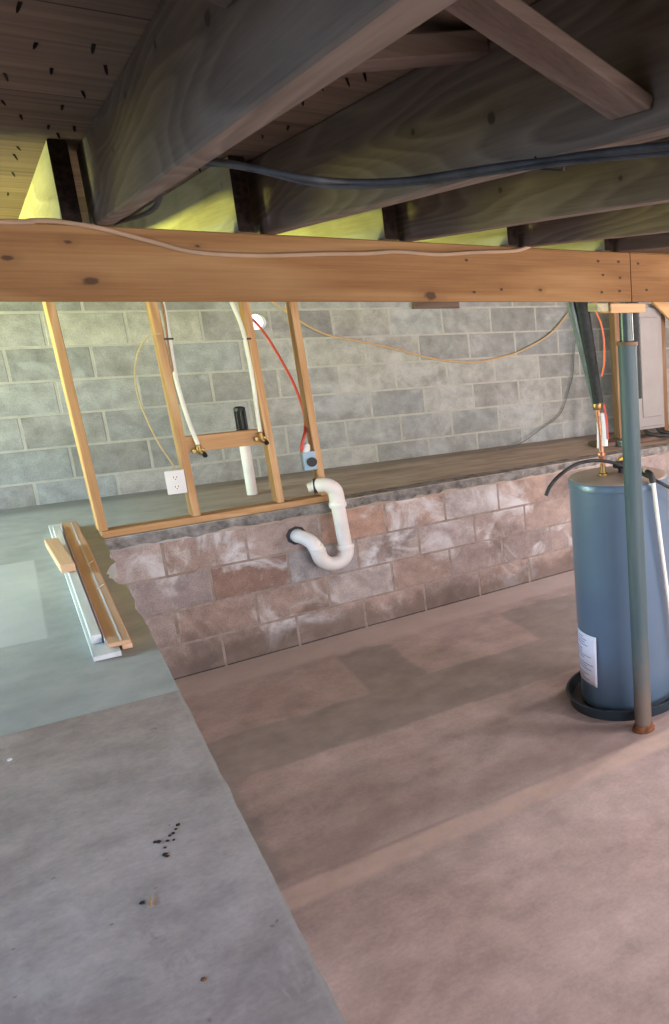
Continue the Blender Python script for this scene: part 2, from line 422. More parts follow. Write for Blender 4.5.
def block_wall(name, length, z_top_rel, rows, z_bottom, phase_even, base, spread, hue, bmat, mmat, thick, special={}, joint=.012, recess=.0025, hole=None, shift=0.):
    """local frame: u along the wall from 0, face at v=0 looking to -v, blocks of 0.406 x 0.203"""
    bm = bmesh.new(); lay = bm.loops.layers.float_color.new('tint')
    def setc(faces, c):
        for f in faces:
            for l in f.loops: l[lay] = (*c, 1)
    def punched(a, b):          # a solid box with the round hole cut through it
        t = bmesh.new(); box(t, a, b); bmesh.ops.recalc_face_normals(t, faces=t.faces); me = bpy.data.meshes.new('t'); t.to_mesh(me); t.free()
        ob = bpy.data.objects.new('t', me); C.objects.link(ob)
        t = bmesh.new(); bmesh.ops.create_cone(t, cap_ends=True, segments=40, radius1=hole[2], radius2=hole[2], depth=1.)
        for v in t.verts: v.co = Vector((v.co.x + hole[0], v.co.z, v.co.y + hole[1]))
        bmesh.ops.recalc_face_normals(t, faces=t.faces)
        mc = bpy.data.meshes.new('c'); t.to_mesh(mc); t.free(); oc = bpy.data.objects.new('c', mc); C.objects.link(oc)
        md = ob.modifiers.new('b', 'BOOLEAN'); md.operation = 'DIFFERENCE'; md.solver = 'EXACT'; md.object = oc
        bpy.context.view_layer.update()
        res = bpy.data.meshes.new_from_object(ob.evaluated_get(bpy.context.evaluated_depsgraph_get()))
        bpy.data.objects.remove(ob); bpy.data.objects.remove(oc)
        vm = [bm.verts.new(v.co) for v in res.vertices]
        for p in res.polygons:
            if abs(p.center.x-hole[0]) < .01 and abs(p.center.z-hole[1]) < .01 and abs(p.normal.y) > .9 and p.area < .013: continue   # lids over the hole
            bm.faces.new([vm[k] for k in p.vertices])
        return vm
    if hole: punched((0, recess, z_bottom), (length, thick, z_top_rel + H))
    else: box(bm, (0, recess, z_bottom), (length, thick, z_top_rel + H + .0), mat=1)
    for f in bm.faces: f.material_index = 1
    setc(bm.faces, (1,1,1))
    for k in range(rows):
        zt = z_top_rel + H - .203*k; zb = zt - .203
        u = phase_even if k % 2 == 0 else phase_even - .203
        u -= .406*math.ceil((u+.4)/.406) if u > -.4 else 0
        i = 0
        while u < length:
            a = max(u, 0) + joint/2; b = min(u+.406, length) - joint/2
            zb2 = max(zb, z_bottom)
            if b - a > .03 and zt - joint/2 - zb2 > .02:
                prev = set(bm.faces)
                if hole and a-hole[2] < hole[0] < b+hole[2] and zb2-hole[2] < hole[1] < zt+hole[2]: vs = punched((a, 0, zb2+joint/2), (b, .03, zt-joint/2))
                else: vs = box(bm, (a, 0, zb2+joint/2), (b, .03, zt-joint/2), .0035)
                mid = round((a+b)/2 + shift, 2)
                c = rnd_tint(base, spread, hue)
                for (kk, x0, x1), cc in special.items():
                    if kk == k and x0 < mid < x1: c = cc
                for v in set(vs):
                    v.co.x += .0022*mnoise.noise(v.co*17); v.co.z += .0028*mnoise.noise(v.co*13 + Vector((5,5,5)))
                    v.co.y += .0012*mnoise.noise(v.co*21 + Vector((9,1,5))) + .0006
                fs = [f for f in bm.faces if f not in prev]
                for f in fs: f.material_index = 0
                setc(fs, c)
            u += .406
    o = finish(name, bm, [bmat, mmat], origin=Vector((0,0,0)))
    return o

# back wall: starts at X=-2.7; joints of the even rows at X = .23 + n*.406
X0 = -2.7
off = (.23 + .203 - X0) % .406
GB = (.36,.365,.35)
wb = block_wall('wall_back', 9.4, -.035+.203, 7, H+Z_L-.1, off, GB, .17, .035, BLK, MORT, .09,
    special={(2, .05, .4): (0.290,0.301,0.294), (1, .3, .7): (0.470,0.468,0.413), (1,.7,1.2): (0.461,0.459,0.404), (1, 2.6, 3.0): (0.347,0.349,0.334), (2, 1.6, 2.1): (0.409,0.406,0.369),
             (2, 2.0, 2.4): (0.400,0.393,0.360), (3, .0, .5): (0.382,0.393,0.382), (4, 1.6, 2.05): (0.325,0.332,0.329), (4, 2.0, 2.4): (0.312,0.318,0.316), (4,.3,.9): (0.338,0.345,0.343), (2, 2.8, 3.3): (0.321,0.323,0.312),
             (3, 1.8, 2.3): (0.409,0.406,0.373), (5, 1.6, 2.6): (0.360,0.367,0.360)}, shift=X0, hole=(1.372-X0, H-.115, .056))
wb.location = (X0, YB, 0)
struct(wb)
bm = bmesh.new(); tube(bm, [L(1.372, YB+.001, -.115), L(1.372, YB+.089, -.115)], .0545, 40, cap=False); struct(finish('trim_4', bm, MATS['white_pvc'], smooth=True))

# low wall under the ledge
TB = (.42,.34,.315)
wl = block_wall('wall_step', 6.9, Z_L-.062, 5, -.02, .54, TB, .16, .06, BLK2, MORT2, .19,
    special={(1, 1.2, 1.6): (0.436,0.370,0.345), (2, .1, .5): (0.410,0.310,0.269), (1, .3, .7): (0.325,0.220,0.184), (0, 1.0, 1.35): (0.462,0.310,0.243), (0, 1.4, 1.85): (0.496,0.353,0.294), (0, 1.8, 2.2): (0.487,0.446,0.439),
             (1, 1.0, 1.4): (0.410,0.386,0.388), (2, 1.2, 1.6): (0.487,0.438,0.422), (0, 2.2, 2.6): (0.462,0.344,0.294)}, joint=.010, recess=.002, shift=-.3)
wl.location = (.25-.3*math.cos(WA), wy(.25)-.3*math.sin(WA), 0); wl.rotation_euler = (0, 0, WA); struct(wl)
# rough concrete cap on it
bm = bmesh.new(); NC = 220; rows = []
for i in range(NC+1):
    u = 6.6*i/NC
    nb = mnoise.noise(Vector((u*6, 0, 2)))*.020 + mnoise.noise(Vector((u*21, 3, 2)))*.011
    col = []
    for (v, z) in ((.0, Z_L-.060+nb), (-.006+.004*mnoise.noise(Vector((u*15, 1, 1))), Z_L-.04), (-.009+.004*mnoise.noise(Vector((u*19, 5, 1))), Z_L-.014), (.004, Z_L+.002), (.12, Z_L+.003)):
        col.append(bm.verts.new((u, v, z+H)))
    rows.append(col)
for a, b in zip(rows, rows[1:]):
    for k in range(4): bm.faces.new((a[k], b[k], b[k+1], a[k+1]))
o = finish('trim_1', bm, CAP, origin=Vector((0,0,0)), smooth=True); o.location = (.25, wy(.25), 0); o.rotation_euler = (0,0,WA); struct(o)
# face of the raised slab towards the lower floor, and the outer walls
bm = bmesh.new(); box(bm, (.0, -3, -.02), (.19, 5.40, H+Z_L-.06)); struct(finish('wall_slab', bm, MORT2))
bm = bmesh.new()          # left wall with one low window
WX = -2.5; wy0, wy1, wz0, wz1 = 4.25, 5.95, H-.80, H+.02
for (ya, yb, za, zb) in ((-3, wy0, .4, H+.45), (wy1, YB+.2, .4, H+.45), (wy0, wy1, .4, wz0), (wy0, wy1, wz1, H+.45)):
    box(bm, (WX-.2, ya, za), (WX, yb, zb))
struct(finish('wall_left', bm, MORT))
bm = bmesh.new()
for (ya, yb, za, zb) in ((wy0, wy1, wz0, wz0+.04), (wy0, wy1, wz1-.04, wz1), (wy0, wy0+.04, wz0+.04, wz1-.04), (wy1-.04, wy1, wz0+.04, wz1-.04), ((wy0+wy1)/2-.02, (wy0+wy1)/2+.02, wz0+.04, wz1-.04)):
    box(bm, (WX-.12, ya, za), (WX-.06, yb, zb), .003)
struct(finish('window_1', bm, WHITEP))
bm = bmesh.new(); box(bm, (6.7, -3, -.02), (6.9, YB+.2, H+.45)); struct(finish('wall_right', bm, MORT))
# deck
bm = bmesh.new(); box(bm, (-2.75, -3, H+.445), (6.95, YB+.25, H+.47)); struct(finish('ceiling', bm, MATS['deck_boards'], origin=Vector((0,0,0))))
# sill on top of the back wall
bm = bmesh.new(); box(bm, (-2.5, YB+.02, H+.168), (6.7, YB+.16, H+.215), .003); struct(finish('trim_2', bm, pine[0]))
bm = bmesh.new(); box(bm, (-2.5, YB+.10, H+.216), (6.7, YB+.16, H+.444)); struct(finish('trim_3', bm, pine[0]))

# ------------------------------------------------------------------ overhead timber
def btop(x): return .226 - .0105*max(-1, min(x, 2.2))
def bbot(x): return .014 - .0072*max(-1, min(x, 2.2))
def girder(xa, xb, label):
    bm = bmesh.new(); n = 40; rings = []
    for i in range(n+1):
        x = xa + (xb-xa)*i/n
        w = .0016*mnoise.noise(Vector((x*3, 0, 7)))
        e = .004; t = btop(x)+w; b = bbot(x)+w*.6
        prof = [(3.10+e, b), (3.10, b+e), (3.10, t-e), (3.10+e, t), (3.176-e, t), (3.176, t-e), (3.176, b+e), (3.176-e, b)]
        rings.append([bm.verts.new(L(x, y, z)) for y, z in prof])
    for a, c in zip(rings, rings[1:]):
        for k in range(8): bm.faces.new((a[k], a[(k+1) % 8], c[(k+1) % 8], c[k]))
    bm.faces.new(rings[0]); bm.faces.new(rings[-1])
    # nail heads driven in near the joint
    return tag(finish('support_beam', bm, BEAM), label, 'beam')
b1 = girder(-2.5, 2.088, 'long orange wooden support beam crossing the whole picture, tan cable on its face')
b2 = girder(2.092, 6.7, 'second support beam butting the long one above the steel post, at the right edge')
def beamnails(par, pts):
    for (x, z) in pts:
        bm = bmesh.new(); bmesh.ops.create_cone(bm, cap_ends=True, segments=10, radius1=.005, radius2=.004, depth=.004)
        for v in bm.verts: v.co = Vector((v.co.x, v.co.z, v.co.y)) + L(x, 3.099, z)
        finish('nail_head', bm, NAIL, par)
beamnails(b1, [(1.93, .165), (1.95, .11), (1.94, .04), (2.03, .165), (2.035, .10), (2.03, .045), (1.36, .155), (1.38, .04), (1.49, .05)])
beamnails(b2, [(2.13, .16), (2.17, .05)])

JX = [(-.19, .230), (.271, .228), (.699, .219), (1.143, .213), (1.60, .207), (2.03, .204), (2.46, .204), (2.90, .204), (3.34, .204), (3.78, .204)]
JL = {1: 'broad grey-brown joist nearest the camera, sweeping from the beam to the top centre',
      2: 'second grey-brown joist, the black cable sags across its long face',
      3: 'third grey-brown joist from the left, ending on the beam left of centre right',
      4: 'fourth joist from the left, low reddish-brown one just above the beam',
      5: 'short stretch of reddish-brown joist at the right picture edge above the beam'}
JL[3] = 'third grey-brown joist from the left, just below and right of the cabled joist'
def lumber(xa, xb, ya, yb, za, zb, axis=1, endmat=0, bev=.004, n=24, wob=.0015):
    bm = bmesh.new(); rings = []
    lo = (ya, xa)[axis == 0]; hi = (yb, xb)[axis == 0]
    for i in range(n+1):
        t = lo + (hi-lo)*i/n
        d1 = wob*mnoise.noise(Vector((t*2, xa*7, za*3))); d2 = wob*mnoise.noise(Vector((t*2.3, xa*5+9, za)))
        if axis == 1: a0, a1, c0, c1 = xa+d1, xb+d1, za, zb
        else: a0, a1, c0, c1 = ya+d1, yb+d1, za, zb
        c0 += d2; 
        prof = [(a0+bev, c0), (a0, c0+bev), (a0, c1-bev), (a0+bev, c1), (a1-bev, c1), (a1, c1-bev), (a1, c0+bev), (a1-bev, c0)]
        rings.append([bm.verts.new(L(p, t, q) if axis == 1 else L(t, p, q)) for p, q in prof])
    for a, c in zip(rings, rings[1:]):
        for k in range(8): bm.faces.new((a[k], a[(k+1) % 8], c[(k+1) % 8], c[k]))
    f = bm.faces.new(rings[0]); f.material_index = endmat; bm.faces.new(rings[-1])
    return bm
ORD = ['', '', 'behind the broadest joist', 'behind the cabled joist', 'behind the third joist', 'behind the fourth joist']
for i, (x, zb) in enumerate(JX):
    if i <= 5:
        zb2 = btop(x) + .002
        lab = JL.get(i, 'grey-brown joist left of the others, over the raised slab')
        tag(finish('floor_joist', lumber(x, x+.041, -2.2, 3.26, zb2, .4445), JST), lab, 'joist', 'joists on the camera side of the beam')
    if 1 <= i <= 5:
        xf = x - (.075 if i else .07)
        lab = {1: 'yellow-green lit joist with shaded sawn end, left of the broadest joist',
               2: 'yellow-green lit joist seen between the broadest and the cabled joist',
               3: 'yellow-green lit joist seen under the cabled joist',
               4: 'yellow-green lit joist seen under the third grey joist',
               5: 'pale far joist lapped by the fourth grey joist at the right'}.get(i, 'far-side joist beyond the left picture edge')
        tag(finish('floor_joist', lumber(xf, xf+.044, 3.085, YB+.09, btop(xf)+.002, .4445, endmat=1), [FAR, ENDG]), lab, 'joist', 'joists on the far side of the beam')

# bridging between the joists
bm = bmesh.new(); beamlike(bm, L(.312, 1.013, .413), L(.697, 1.013, .253), (0,1,0), .095, .020, .003)
tag(finish('bridging_brace', bm, BRW), 'short diagonal brace at the top right, nailed to the cabled joist', 'brace')
bm = bmesh.new(); beamlike(bm, L(.314, 1.47, .335), L(.697, 1.47, .424), (0,1,0), .09, .036, .003)
tag(finish('bridging_brace', bm, BRW), 'rising brace behind the diagonal one, between the first two grey joists', 'brace')
bm = bmesh.new(); beamlike(bm, L(-.147, 1.16, .43), L(.269, 1.16, .345), (0,1,0), .09, .026, .003)
tag(finish('bridging_brace', bm, BRW), 'end of a brace on the left face of the broadest joist, at the top edge', 'brace')

# nail points through the deck
NP = [(.115,1.769),(.142,2.013),(.217,1.958),(.245,2.11),(.102,2.302),(.228,2.384),(.206,2.571),(.136,2.765),(.194,2.867),(.215,2.983),(.242,2.844),(.14,3.30),(.135,3.463),(.14,3.923),(.14,4.62),
      (.46,1.9),(.606,2.175),(.597,2.009),(.621,1.916),(.636,1.854),(.632,2.676),(.655,2.50),(.56,2.62),(.57,3.5),(.6,3.4),(.55,3.0),(.48,3.7),(.17,2.2),(.1,2.6),(.11,1.62),(.52,2.35),(.45,2.75)]
for i, (x, y) in enumerate(NP):
    bm = bmesh.new(); l = R_.uniform(.012, .020); dx, dy = R_.uniform(-.006, .006), R_.uniform(-.006, .006)
    tube(bm, [L(x, y, .447), L(x+dx, y+dy, .447-l*.7), L(x+dx*1.4, y+dy*1.4, .447-l)], [.0032, .0026, .001], 6)
    lab = 'dark nail tip poking down through the deck left of the broadest joist' if x < .28 else 'dark nail tip poking down through the deck between the first two grey joists'
    tag(finish('nail', bm, NAIL), lab, 'nail', 'nail tips left of the broadest joist' if x < .28 else 'nail tips between the first two grey joists')

# cables overhead
bm = bmesh.new()
tube(bm, catmull([L(-.6,3.092,.205), L(.063,3.088,.222), L(.13,3.088,.228), L(.189,3.089,.229), L(.276,3.09,.216), L(.387,3.09,.186), L(.50,3.09,.157), L(.67,3.09,.152), L(.876,3.09,.163), L(1.0,3.09,.168), L(1.105,3.09,.177), L(1.25,3.09,.172), L(1.398,3.09,.184), L(1.55,3.09,.194), L(1.62,3.095,.2135)], 7), .0072, 8)
tag(finish('beam_cable', bm, TAN, smooth=True), 'tan plastic cable running along the face of the long orange beam', 'cable')
bm = bmesh.new()
tube(bm, catmull([L(.314,1.85,.252), L(.335,1.72,.236), L(.43,1.60,.206), L(.504,1.585,.203), L(.565,1.50,.202), L(.60,1.39,.2035), L(.636,1.28,.206), L(.668,1.20,.207), L(.69,1.09,.2065), L(.735,.968,.206), L(.80,.86,.204), L(.95,.66,.2)], 7), .006, 10)
tube(bm, catmull([L(.314,1.87,.249), L(.36,1.68,.224), L(.45,1.60,.196), L(.52,1.57,.196), L(.58,1.47,.197), L(.65,1.24,.200), L(.70,1.07,.199), L(.80,.86,.198)], 6), .004, 8)
bc = tag(finish('black_cable', bm, GREYC, smooth=True), 'thick black cable sagging under the ceiling joists across the upper right', 'cable')
bm = bmesh.new(); tube(bm, [L(.666,1.235,.217), L(.664,1.215,.197), L(.69,1.195,.195), L(.70,1.20,.217)], .0016, 6); finish('staple', bm, NAIL, bc)
bm = bmesh.new()
tube(bm, catmull([L(.318,2.45,.30), L(.35,2.50,.276), L(.362,2.60,.254), L(.355,2.73,.236), L(.335,3.0,.2355), L(.30,3.3,.237)], 6), .006, 8)
tag(finish('grey_cable', bm, GREYC, smooth=True), 'short grey cable looping down beside the end of the broadest joist', 'cable')

# ------------------------------------------------------------------ stud wall on the ledge
def sw(x): return wy(x) + .008
def wallframe(o):      # turn a thing so it follows the low wall
    o.rotation_euler = (0, 0, WA); return o
# sole plate
bm = bmesh.new(); box(bm, (0, 0, 0), (1.165, .089, .038), .003)
o = finish('sole_plate', bm, pine[0], origin=Vector((0,0,0))); o.location = L(.247, sw(.247), Z_L+.003); wallframe(o)
tag(o, 'flat wooden plate lying along the ledge edge under the studs', 'plate')
SZ = Z_L + .043
studs = [(.222, 'leftmost upright wooden stud, standing alone at the left end of the plate'),
         (.643, 'second upright stud, with the white outlet box fixed to it'),
         (1.075, 'third upright stud, dark knot low down, at the right end of the crosspiece'),
         (1.322, 'rightmost upright stud, the blue socket box hangs on its left side')]
for x, lab in studs:
    bm = bmesh.new(); vs = box(bm, (0, 0, 0), (.038, .089, .19-SZ), .003)
    o = finish('wall_stud', bm, pine[2], origin=Vector((0,0,0))); o.location = L(x+.016, sw(x), SZ); o.rotation_euler = (0, math.radians(-1.3), WA)
    tag(o, lab, 'stud', 'studs on the ledge plate')
# left stud reaches just beyond the plate end: plate starts at .247, stud stands on the slab side too
bm = bmesh.new(); box(bm, (0, .0, 0), (2.2, .089, .03), .003)
o = finish('top_plate', bm, pine[0], origin=Vector((0,0,0))); o.location = L(-.4, sw(-.4), .192); wallframe(o)
tag(o, 'wooden plate across the stud tops, behind the beam', 'plate')
# crosspiece between studs 2 and 3
bm = bmesh.new(); box(bm, (0, 0, -.0445), (.392, .038, .0445), .003)
o = finish('crosspiece', bm, pine[0], origin=Vector((0,0,0))); o.location = L(.683, sw(.683)+.012, -.745); wallframe(o)
tag(o, 'short wooden crosspiece nailed between the second and third studs', 'crosspiece')

# outlet box on stud 2
Y2 = sw(.6)
o0 = thing('outlet_box', L(.615, Y2-.012, -.94), 'white double outlet in a box on the left of the second stud', 'outlet')
bm = bmesh.new(); box(bm, L(.575, Y2-.004, -.995), L(.640, Y2+.05, -.882), .004); finish('box', bm, WHITEP, o0)
bm = bmesh.new(); box(bm, L(.562, Y2-.014, -1.003), L(.652, Y2-.005, -.873), .004, segs=2); pl = finish('cover_plate', bm, WHITEP, o0)
for dz in (.026, -.026):
    bm = bmesh.new(); box(bm, L(.590, Y2-.017, -.938+dz-.016), L(.624, Y2-.0142, -.938+dz+.016), .002); fc = finish('socket_face', bm, PVC2, pl)
    bm = bmesh.new()
    for dx in (-.007, .007): box(bm, L(.607+dx-.0013, Y2-.0182, -.938+dz-.003), L(.607+dx+.0013, Y2-.0168, -.938+dz+.008))
    box(bm, L(.6045, Y2-.0182, -.938+dz-.012), L(.6095, Y2-.0168, -.938+dz-.007)); finish('socket_slots', bm, SLOT, pl)
bm = bmesh.new(); yw = Y2-.012
tube(bm, catmull([L(.655,yw,-.145), L(.63,yw,-.145), L(.595,yw,-.163), L(.548,yw,-.23), L(.519,yw,-.324), L(.510,yw,-.42), L(.515,yw,-.50), L(.533,yw,-.60), L(.563,yw,-.723), L(.60,yw,-.82), L(.624,Y2+.01,-.885)], 7), .0042, 8)
tag(finish('outlet_cable', bm, YELC, smooth=True), 'thin tan cable bowing left of the second stud down to the white outlet', 'cable')

# water tubes
def stubout(pts, label, pend):
    t = thing('water_tube', pend, label, 'pipe', 'white water tubes')
    bm = bmesh.new(); tube(bm, catmull(pts, 8), .0105, 12); finish('tubing', bm, PEX, t, smooth=True)
    bm = bmesh.new(); e = Vector(pend)
    tube(bm, [e+Vector((0,0,.035)), e+Vector((0,0,.012)), e+Vector((.002,-.0,-.004)), e+Vector((.012,-.004,-.014)), e+Vector((.026,-.008,-.016))], [.0135,.014,.016,.015,.0115], 12)
    for dx in (-.022, .02): box(bm, e+Vector((dx-.009, .004, -.012)), e+Vector((dx+.009, .012, .012)), .002)
    finish('elbow', bm, BRASS, t, smooth=True)
    bm = bmesh.new(); tube(bm, [e+Vector((.02,-.012,-.018)), e+Vector((.02,-.03,-.026))], .012, 12); finish('outlet_end', bm, BLACKP, t, smooth=True)
    return t
yf = sw(.7)-.014
stubout([L(.693,yf+.03,.15), L(.694,yf+.03,.02), L(.696,yf+.026,-.15), L(.693,yf+.02,-.30), L(.693,yf+.0,-.42), L(.712,yf,-.60), L(.738,yf,-.745)], 'white water tube running down the second stud to a brass elbow', L(.739, yf, -.782))
yf = sw(1.0)-.014
stubout([L(.985,yf+.01,.15), L(1.012,yf,.01), L(1.038,yf,-.10), L(1.048,yf,-.2), L(1.055,yf,-.41), L(1.052,yf,-.60), L(1.052,yf,-.71)], 'white water tube beside the third stud ending in a brass elbow', L(1.052, yf, -.752))
bm = bmesh.new(); yf = sw(.68)
tube(bm, catmull([L(.664,yf+.03,.15), L(.690,yf-.006,.0), L(.684,yf-.008,-.18), L(.684,yf-.006,-.33), L(.686,yf+.01,-.36)], 6), .005, 8)
tag(finish('brown_cable', bm, plain('brown_jacket', (.30,.16,.08), .6), smooth=True), 'short brown cable lying on the second stud beside the white tube', 'cable')
for (x, y, z, lab) in ((.690, sw(.69)-.008, -.172, 'small dark clip holding the tube on the second stud'), (1.058, sw(1.05)-.01, -.185, 'small dark clip holding the tube on the third stud')):
    bm = bmesh.new(); box(bm, L(x-.022, y-.014, z-.005), L(x+.02, y-.0105, z+.005), .001); box(bm, L(x+.016, y-.014, z-.005), L(x+.02, y+.012, z+.005), .001)
    tag(finish('pipe_clip', bm, BLACKP), lab, 'clip')

# drain stub and air admittance valve behind the crosspiece
cx, cy = 1.076, 6.04
t = thing('vent_pipe', L(cx, cy, Z_L), 'upright white plastic pipe with a ribbed black vent cap behind the crosspiece', 'pipe')
bm = bmesh.new(); lathe(bm, [(0,-1.19+H), (.030,-1.19+H), (.030,-.80+H), (0,-.80+H)], (cx-.002, cy, 0), 24); finish('pipe', bm, PVC, t, smooth=True)
bm = bmesh.new(); lathe(bm, [(0,-.86+H), (.038,-.86+H), (.040,-.785+H), (.037,-.77+H), (.026,-.765+H), (.026,-.65+H), (.032,-.648+H), (.032,-.63+H), (.02,-.622+H), (0,-.622+H)], (cx, cy, 0), 28); cp = finish('vent_cap', bm, BLACKP, t, smooth=True)
for k in range(8):
    a = 2*PI*k/8
    bm = bmesh.new(); box(bm, (cx+.029*math.cos(a)-.004, cy+.029*math.sin(a)-.004, H-.763), (cx+.029*math.cos(a)+.004, cy+.029*math.sin(a)+.004, H-.650), .001); finish('rib', bm, BLACKP, cp)

# blue socket box on stud 4
yb = sw(1.28)
t = thing('socket_box', L(1.299, yb, -.975), 'small blue box with a round black socket, hanging left of the rightmost stud', 'socket')
bm = bmesh.new(); box(bm, L(1.262, yb-.012, -.975), L(1.333, yb+.05, -.862), .008, segs=2); finish('box', bm, BLUEB, t, smooth=True)
bm = bmesh.new(); bmesh.ops.create_cone(bm, cap_ends=True, segments=32, radius1=.029, radius2=.027, depth=.010)
for v in bm.verts: v.co = Vector((v.co.x, v.co.z, v.co.y)) + L(1.305, yb-.016, -.925)
sk = finish('socket', bm, SLOT, t, smooth=True)
for dx, dz in ((-.010, .006), (.010, .006), (0, -.012)):
    bm = bmesh.new(); box(bm, L(1.305+dx-.0022, yb-.0225, -.925+dz-.006), L(1.305+dx+.0022, yb-.0208, -.925+dz+.006)); finish('socket_slot', bm, GREYC, sk)
bm = bmesh.new(); tube(bm, [L(1.282,yb+.012,-.868), L(1.292,yb+.010,-.845), L(1.294,yb+.010,-.825), L(1.290,yb+.010,-.815)], [.022,.022,.019,.012], 16); finish('cord_clamp', bm, WHITEP, t, smooth=True)
bm = bmesh.new()
tube(bm, catmull([L(1.35,6.95,-.06), L(1.36,6.78,-.085), L(1.372,6.66,-.125), L(1.391,6.58,-.183), L(1.407,6.46,-.268), L(1.413,6.1,-.482), L(1.372,5.75,-.645), L(1.315,5.53,-.735), L(1.285,5.47,-.78), L(1.266,5.455,-.825), L(1.262,5.462,-.86)], 8), .0085, 10)
tag(finish('extension_cord', bm, REDC, smooth=True), 'red cord from the bright round wall hole down to the blue socket box', 'cord')

# wires on the back wall
bm = bmesh.new()
tube(bm, catmull([L(1.30,6.55,.13), L(1.48,6.58,.011), L(1.622,6.60,-.106), L(1.805,6.61,-.215), L(2.09,6.61,-.285), L(2.3,6.61,-.345), L(2.52,6.61,-.414), L(2.75,6.6,-.457), L(2.94,6.6,-.466), L(3.12,6.6,-.44), L(3.29,6.6,-.402), L(3.58,6.6,-.271), L(3.79,6.6,-.082), L(3.93,6.58,.08)], 8), .0068, 8)
tag(finish('wall_cable', bm, plain('orange_tan_cable', (.60,.40,.21), .55), smooth=True), 'thin yellowish cable sagging in a long curve across the back block wall', 'cable')
bm = bmesh.new()
tube(bm, catmull([L(3.86,6.58,-.20), L(3.82,6.60,-.40), L(3.79,6.6,-.62), L(3.74,6.6,-.76), L(3.63,6.59,-.965), L(3.42,6.56,-1.07), L(3.18,6.5,-1.165), L(2.98,6.45,-1.183)], 8), .0045, 8)
tag(finish('loose_cable', bm, plain('faded_grey', (.13,.125,.13), .6), smooth=True), 'thin grey cable hanging down the back wall onto the ledge near the heater', 'cable')
bm = bmesh.new(); box(bm, L(2.44, YB-.045, -.04), L(2.80, YB-.004, .03), .004)
tag(finish('wood_block', bm, BRW), 'small brown wood block on the back wall just under the beam', 'block')

# ------------------------------------------------------------------ drain trap
t = thing('drain_trap', L(1.19, 5.44, -1.37), 'white plastic drain trap bending down from the ledge into the low block wall', 'pipe')
r = .043; yp = 5.335
up = catmull([L(1.290, yp+.04, -1.062), L(1.33, yp+.01, -1.056), L(1.355, yp, -1.064), L(1.383, yp, -1.095), L(1.390, yp, -1.145), L(1.391, yp, -1.20)], 6)
bm = bmesh.new(); tube(bm, up, r, 20); finish('upper_elbow', bm, PVC, t, smooth=True)
bm = bmesh.new(); tube(bm, [L(1.390, yp, -1.18), L(1.403, yp, -1.47)], r-.004, 20); finish('drop_pipe', bm, PVC, t, smooth=True)
lo = catmull([L(1.403, yp, -1.45), L(1.402, yp, -1.495), L(1.375, yp, -1.535), L(1.335, yp, -1.548), L(1.292, yp, -1.54), L(1.257, yp, -1.505), L(1.246, yp, -1.46), L(1.234, yp, -1.42)], 6)
bm = bmesh.new(); tube(bm, lo, r, 20); finish('u_bend', bm, PVC, t, smooth=True)
bm = bmesh.new(); tube(bm, catmull([L(1.239, yp, -1.44), L(1.224, yp+.01, -1.40), L(1.195, yp+.05, -1.372), L(1.17, yp+.09, -1.362), L(1.165, yp+.16, -1.36)], 6), r-.002, 20); finish('wall_elbow', bm, PVC, t, smooth=True)
def ring(p, d, rr, h, m, name, par):
    bm = bmesh.new(); p = Vector(p); d = Vector(d).normalized()
    tube(bm, [p-d*h/2, p-d*h*.3, p+d*h*.3, p+d*h/2], [rr-.003, rr, rr, rr-.003], 24); return finish(name, bm, m, par, smooth=True)
ring(L(1.390, yp, -1.185), (0,0,1), r+.0055, .035, PVC2, 'coupling', t)
ring(L(1.403, yp, -1.455), (0,0,1), r+.0055, .030, PVC2, 'coupling', t)
ring(L(1.240, yp, -1.435), (.3,0,1), r+.0055, .025, PVC2, 'coupling', t)
ring(L(1.292, yp+.04, -1.062), (1,-.3,0), r+.004, .022, GREYC, 'rubber_gasket', t)
bm = bmesh.new(); tube(bm, [L(1.252, yp+.055, -1.07), L(1.287, yp+.045, -1.064)], [.026, .030], 18); finish('inlet_stub', bm, PVC, t, smooth=True)
bm = bmesh.new(); tube(bm, [L(1.165, 5.437, -1.36), L(1.164, 5.445, -1.36)], .058, 9); finish('wall_gap', bm, BLACKP, t)
bm = bmesh.new(); tube(bm, [L(1.165, 5.52, Z_L+.002), L(1.165, 5.52, Z_L+.045)], [.02,.017], 14)
tag(finish('floor_plug', bm, YELC, smooth=True), 'small yellowish plug on the ledge left of the drain trap inlet', 'plug')

# ------------------------------------------------------------------ steel post
px_, py_ = 2.079, 3.135
t = thing('steel_post', L(px_, py_, -2.06), 'round telescoping steel post holding up the beam, in front of the water heater', 'post')
bm = bmesh.new(); lathe(bm, [(0,.012), (.0415,.012), (.0415,H-.17), (.038,H-.17), (.038,H-.20), (0,H-.20)], (px_, py_, 0), 40); finish('outer_tube', bm, MATS['post_painted'], t, smooth=True)
bm = bmesh.new(); lathe(bm, [(0,H-.21), (.0300,H-.21), (.0300,H-.047), (0,H-.047)], (px_, py_, 0), 36); finish('inner_tube', bm, STEEL, t, smooth=True)
bm = bmesh.new(); lathe(bm, [(.0305,H-.168), (.046,H-.170), (.047,H-.176), (.047,H-.186), (.0418,H-.188)], (px_, py_, 0), 36); finish('collar', bm, plain('collar_brown', (.16,.10,.06), .6, .3), t, smooth=True)
bm = bmesh.new(); lathe(bm, [(0,0), (.056,0), (.056,.006), (.048,.014), (.048,.028), (.0418,.034)], (px_, py_, 0), 36); finish('base_ring', bm, RUST, t, smooth=True)
bm = bmesh.new(); box(bm, L(1.975, 3.09, -.046), L(2.155, 3.19, -.006), .003)
tag(finish('shim_block', bm, pine[0]), 'flat wooden block between the steel post and the beam', 'block')
bm = bmesh.new(); box(bm, L(1.915, 3.10, -.040), L(1.972, 3.18, -.004), .003)
tag(finish('shim_block', bm, FAR), 'small greenish wood scrap under the beam, left of the post block', 'block')

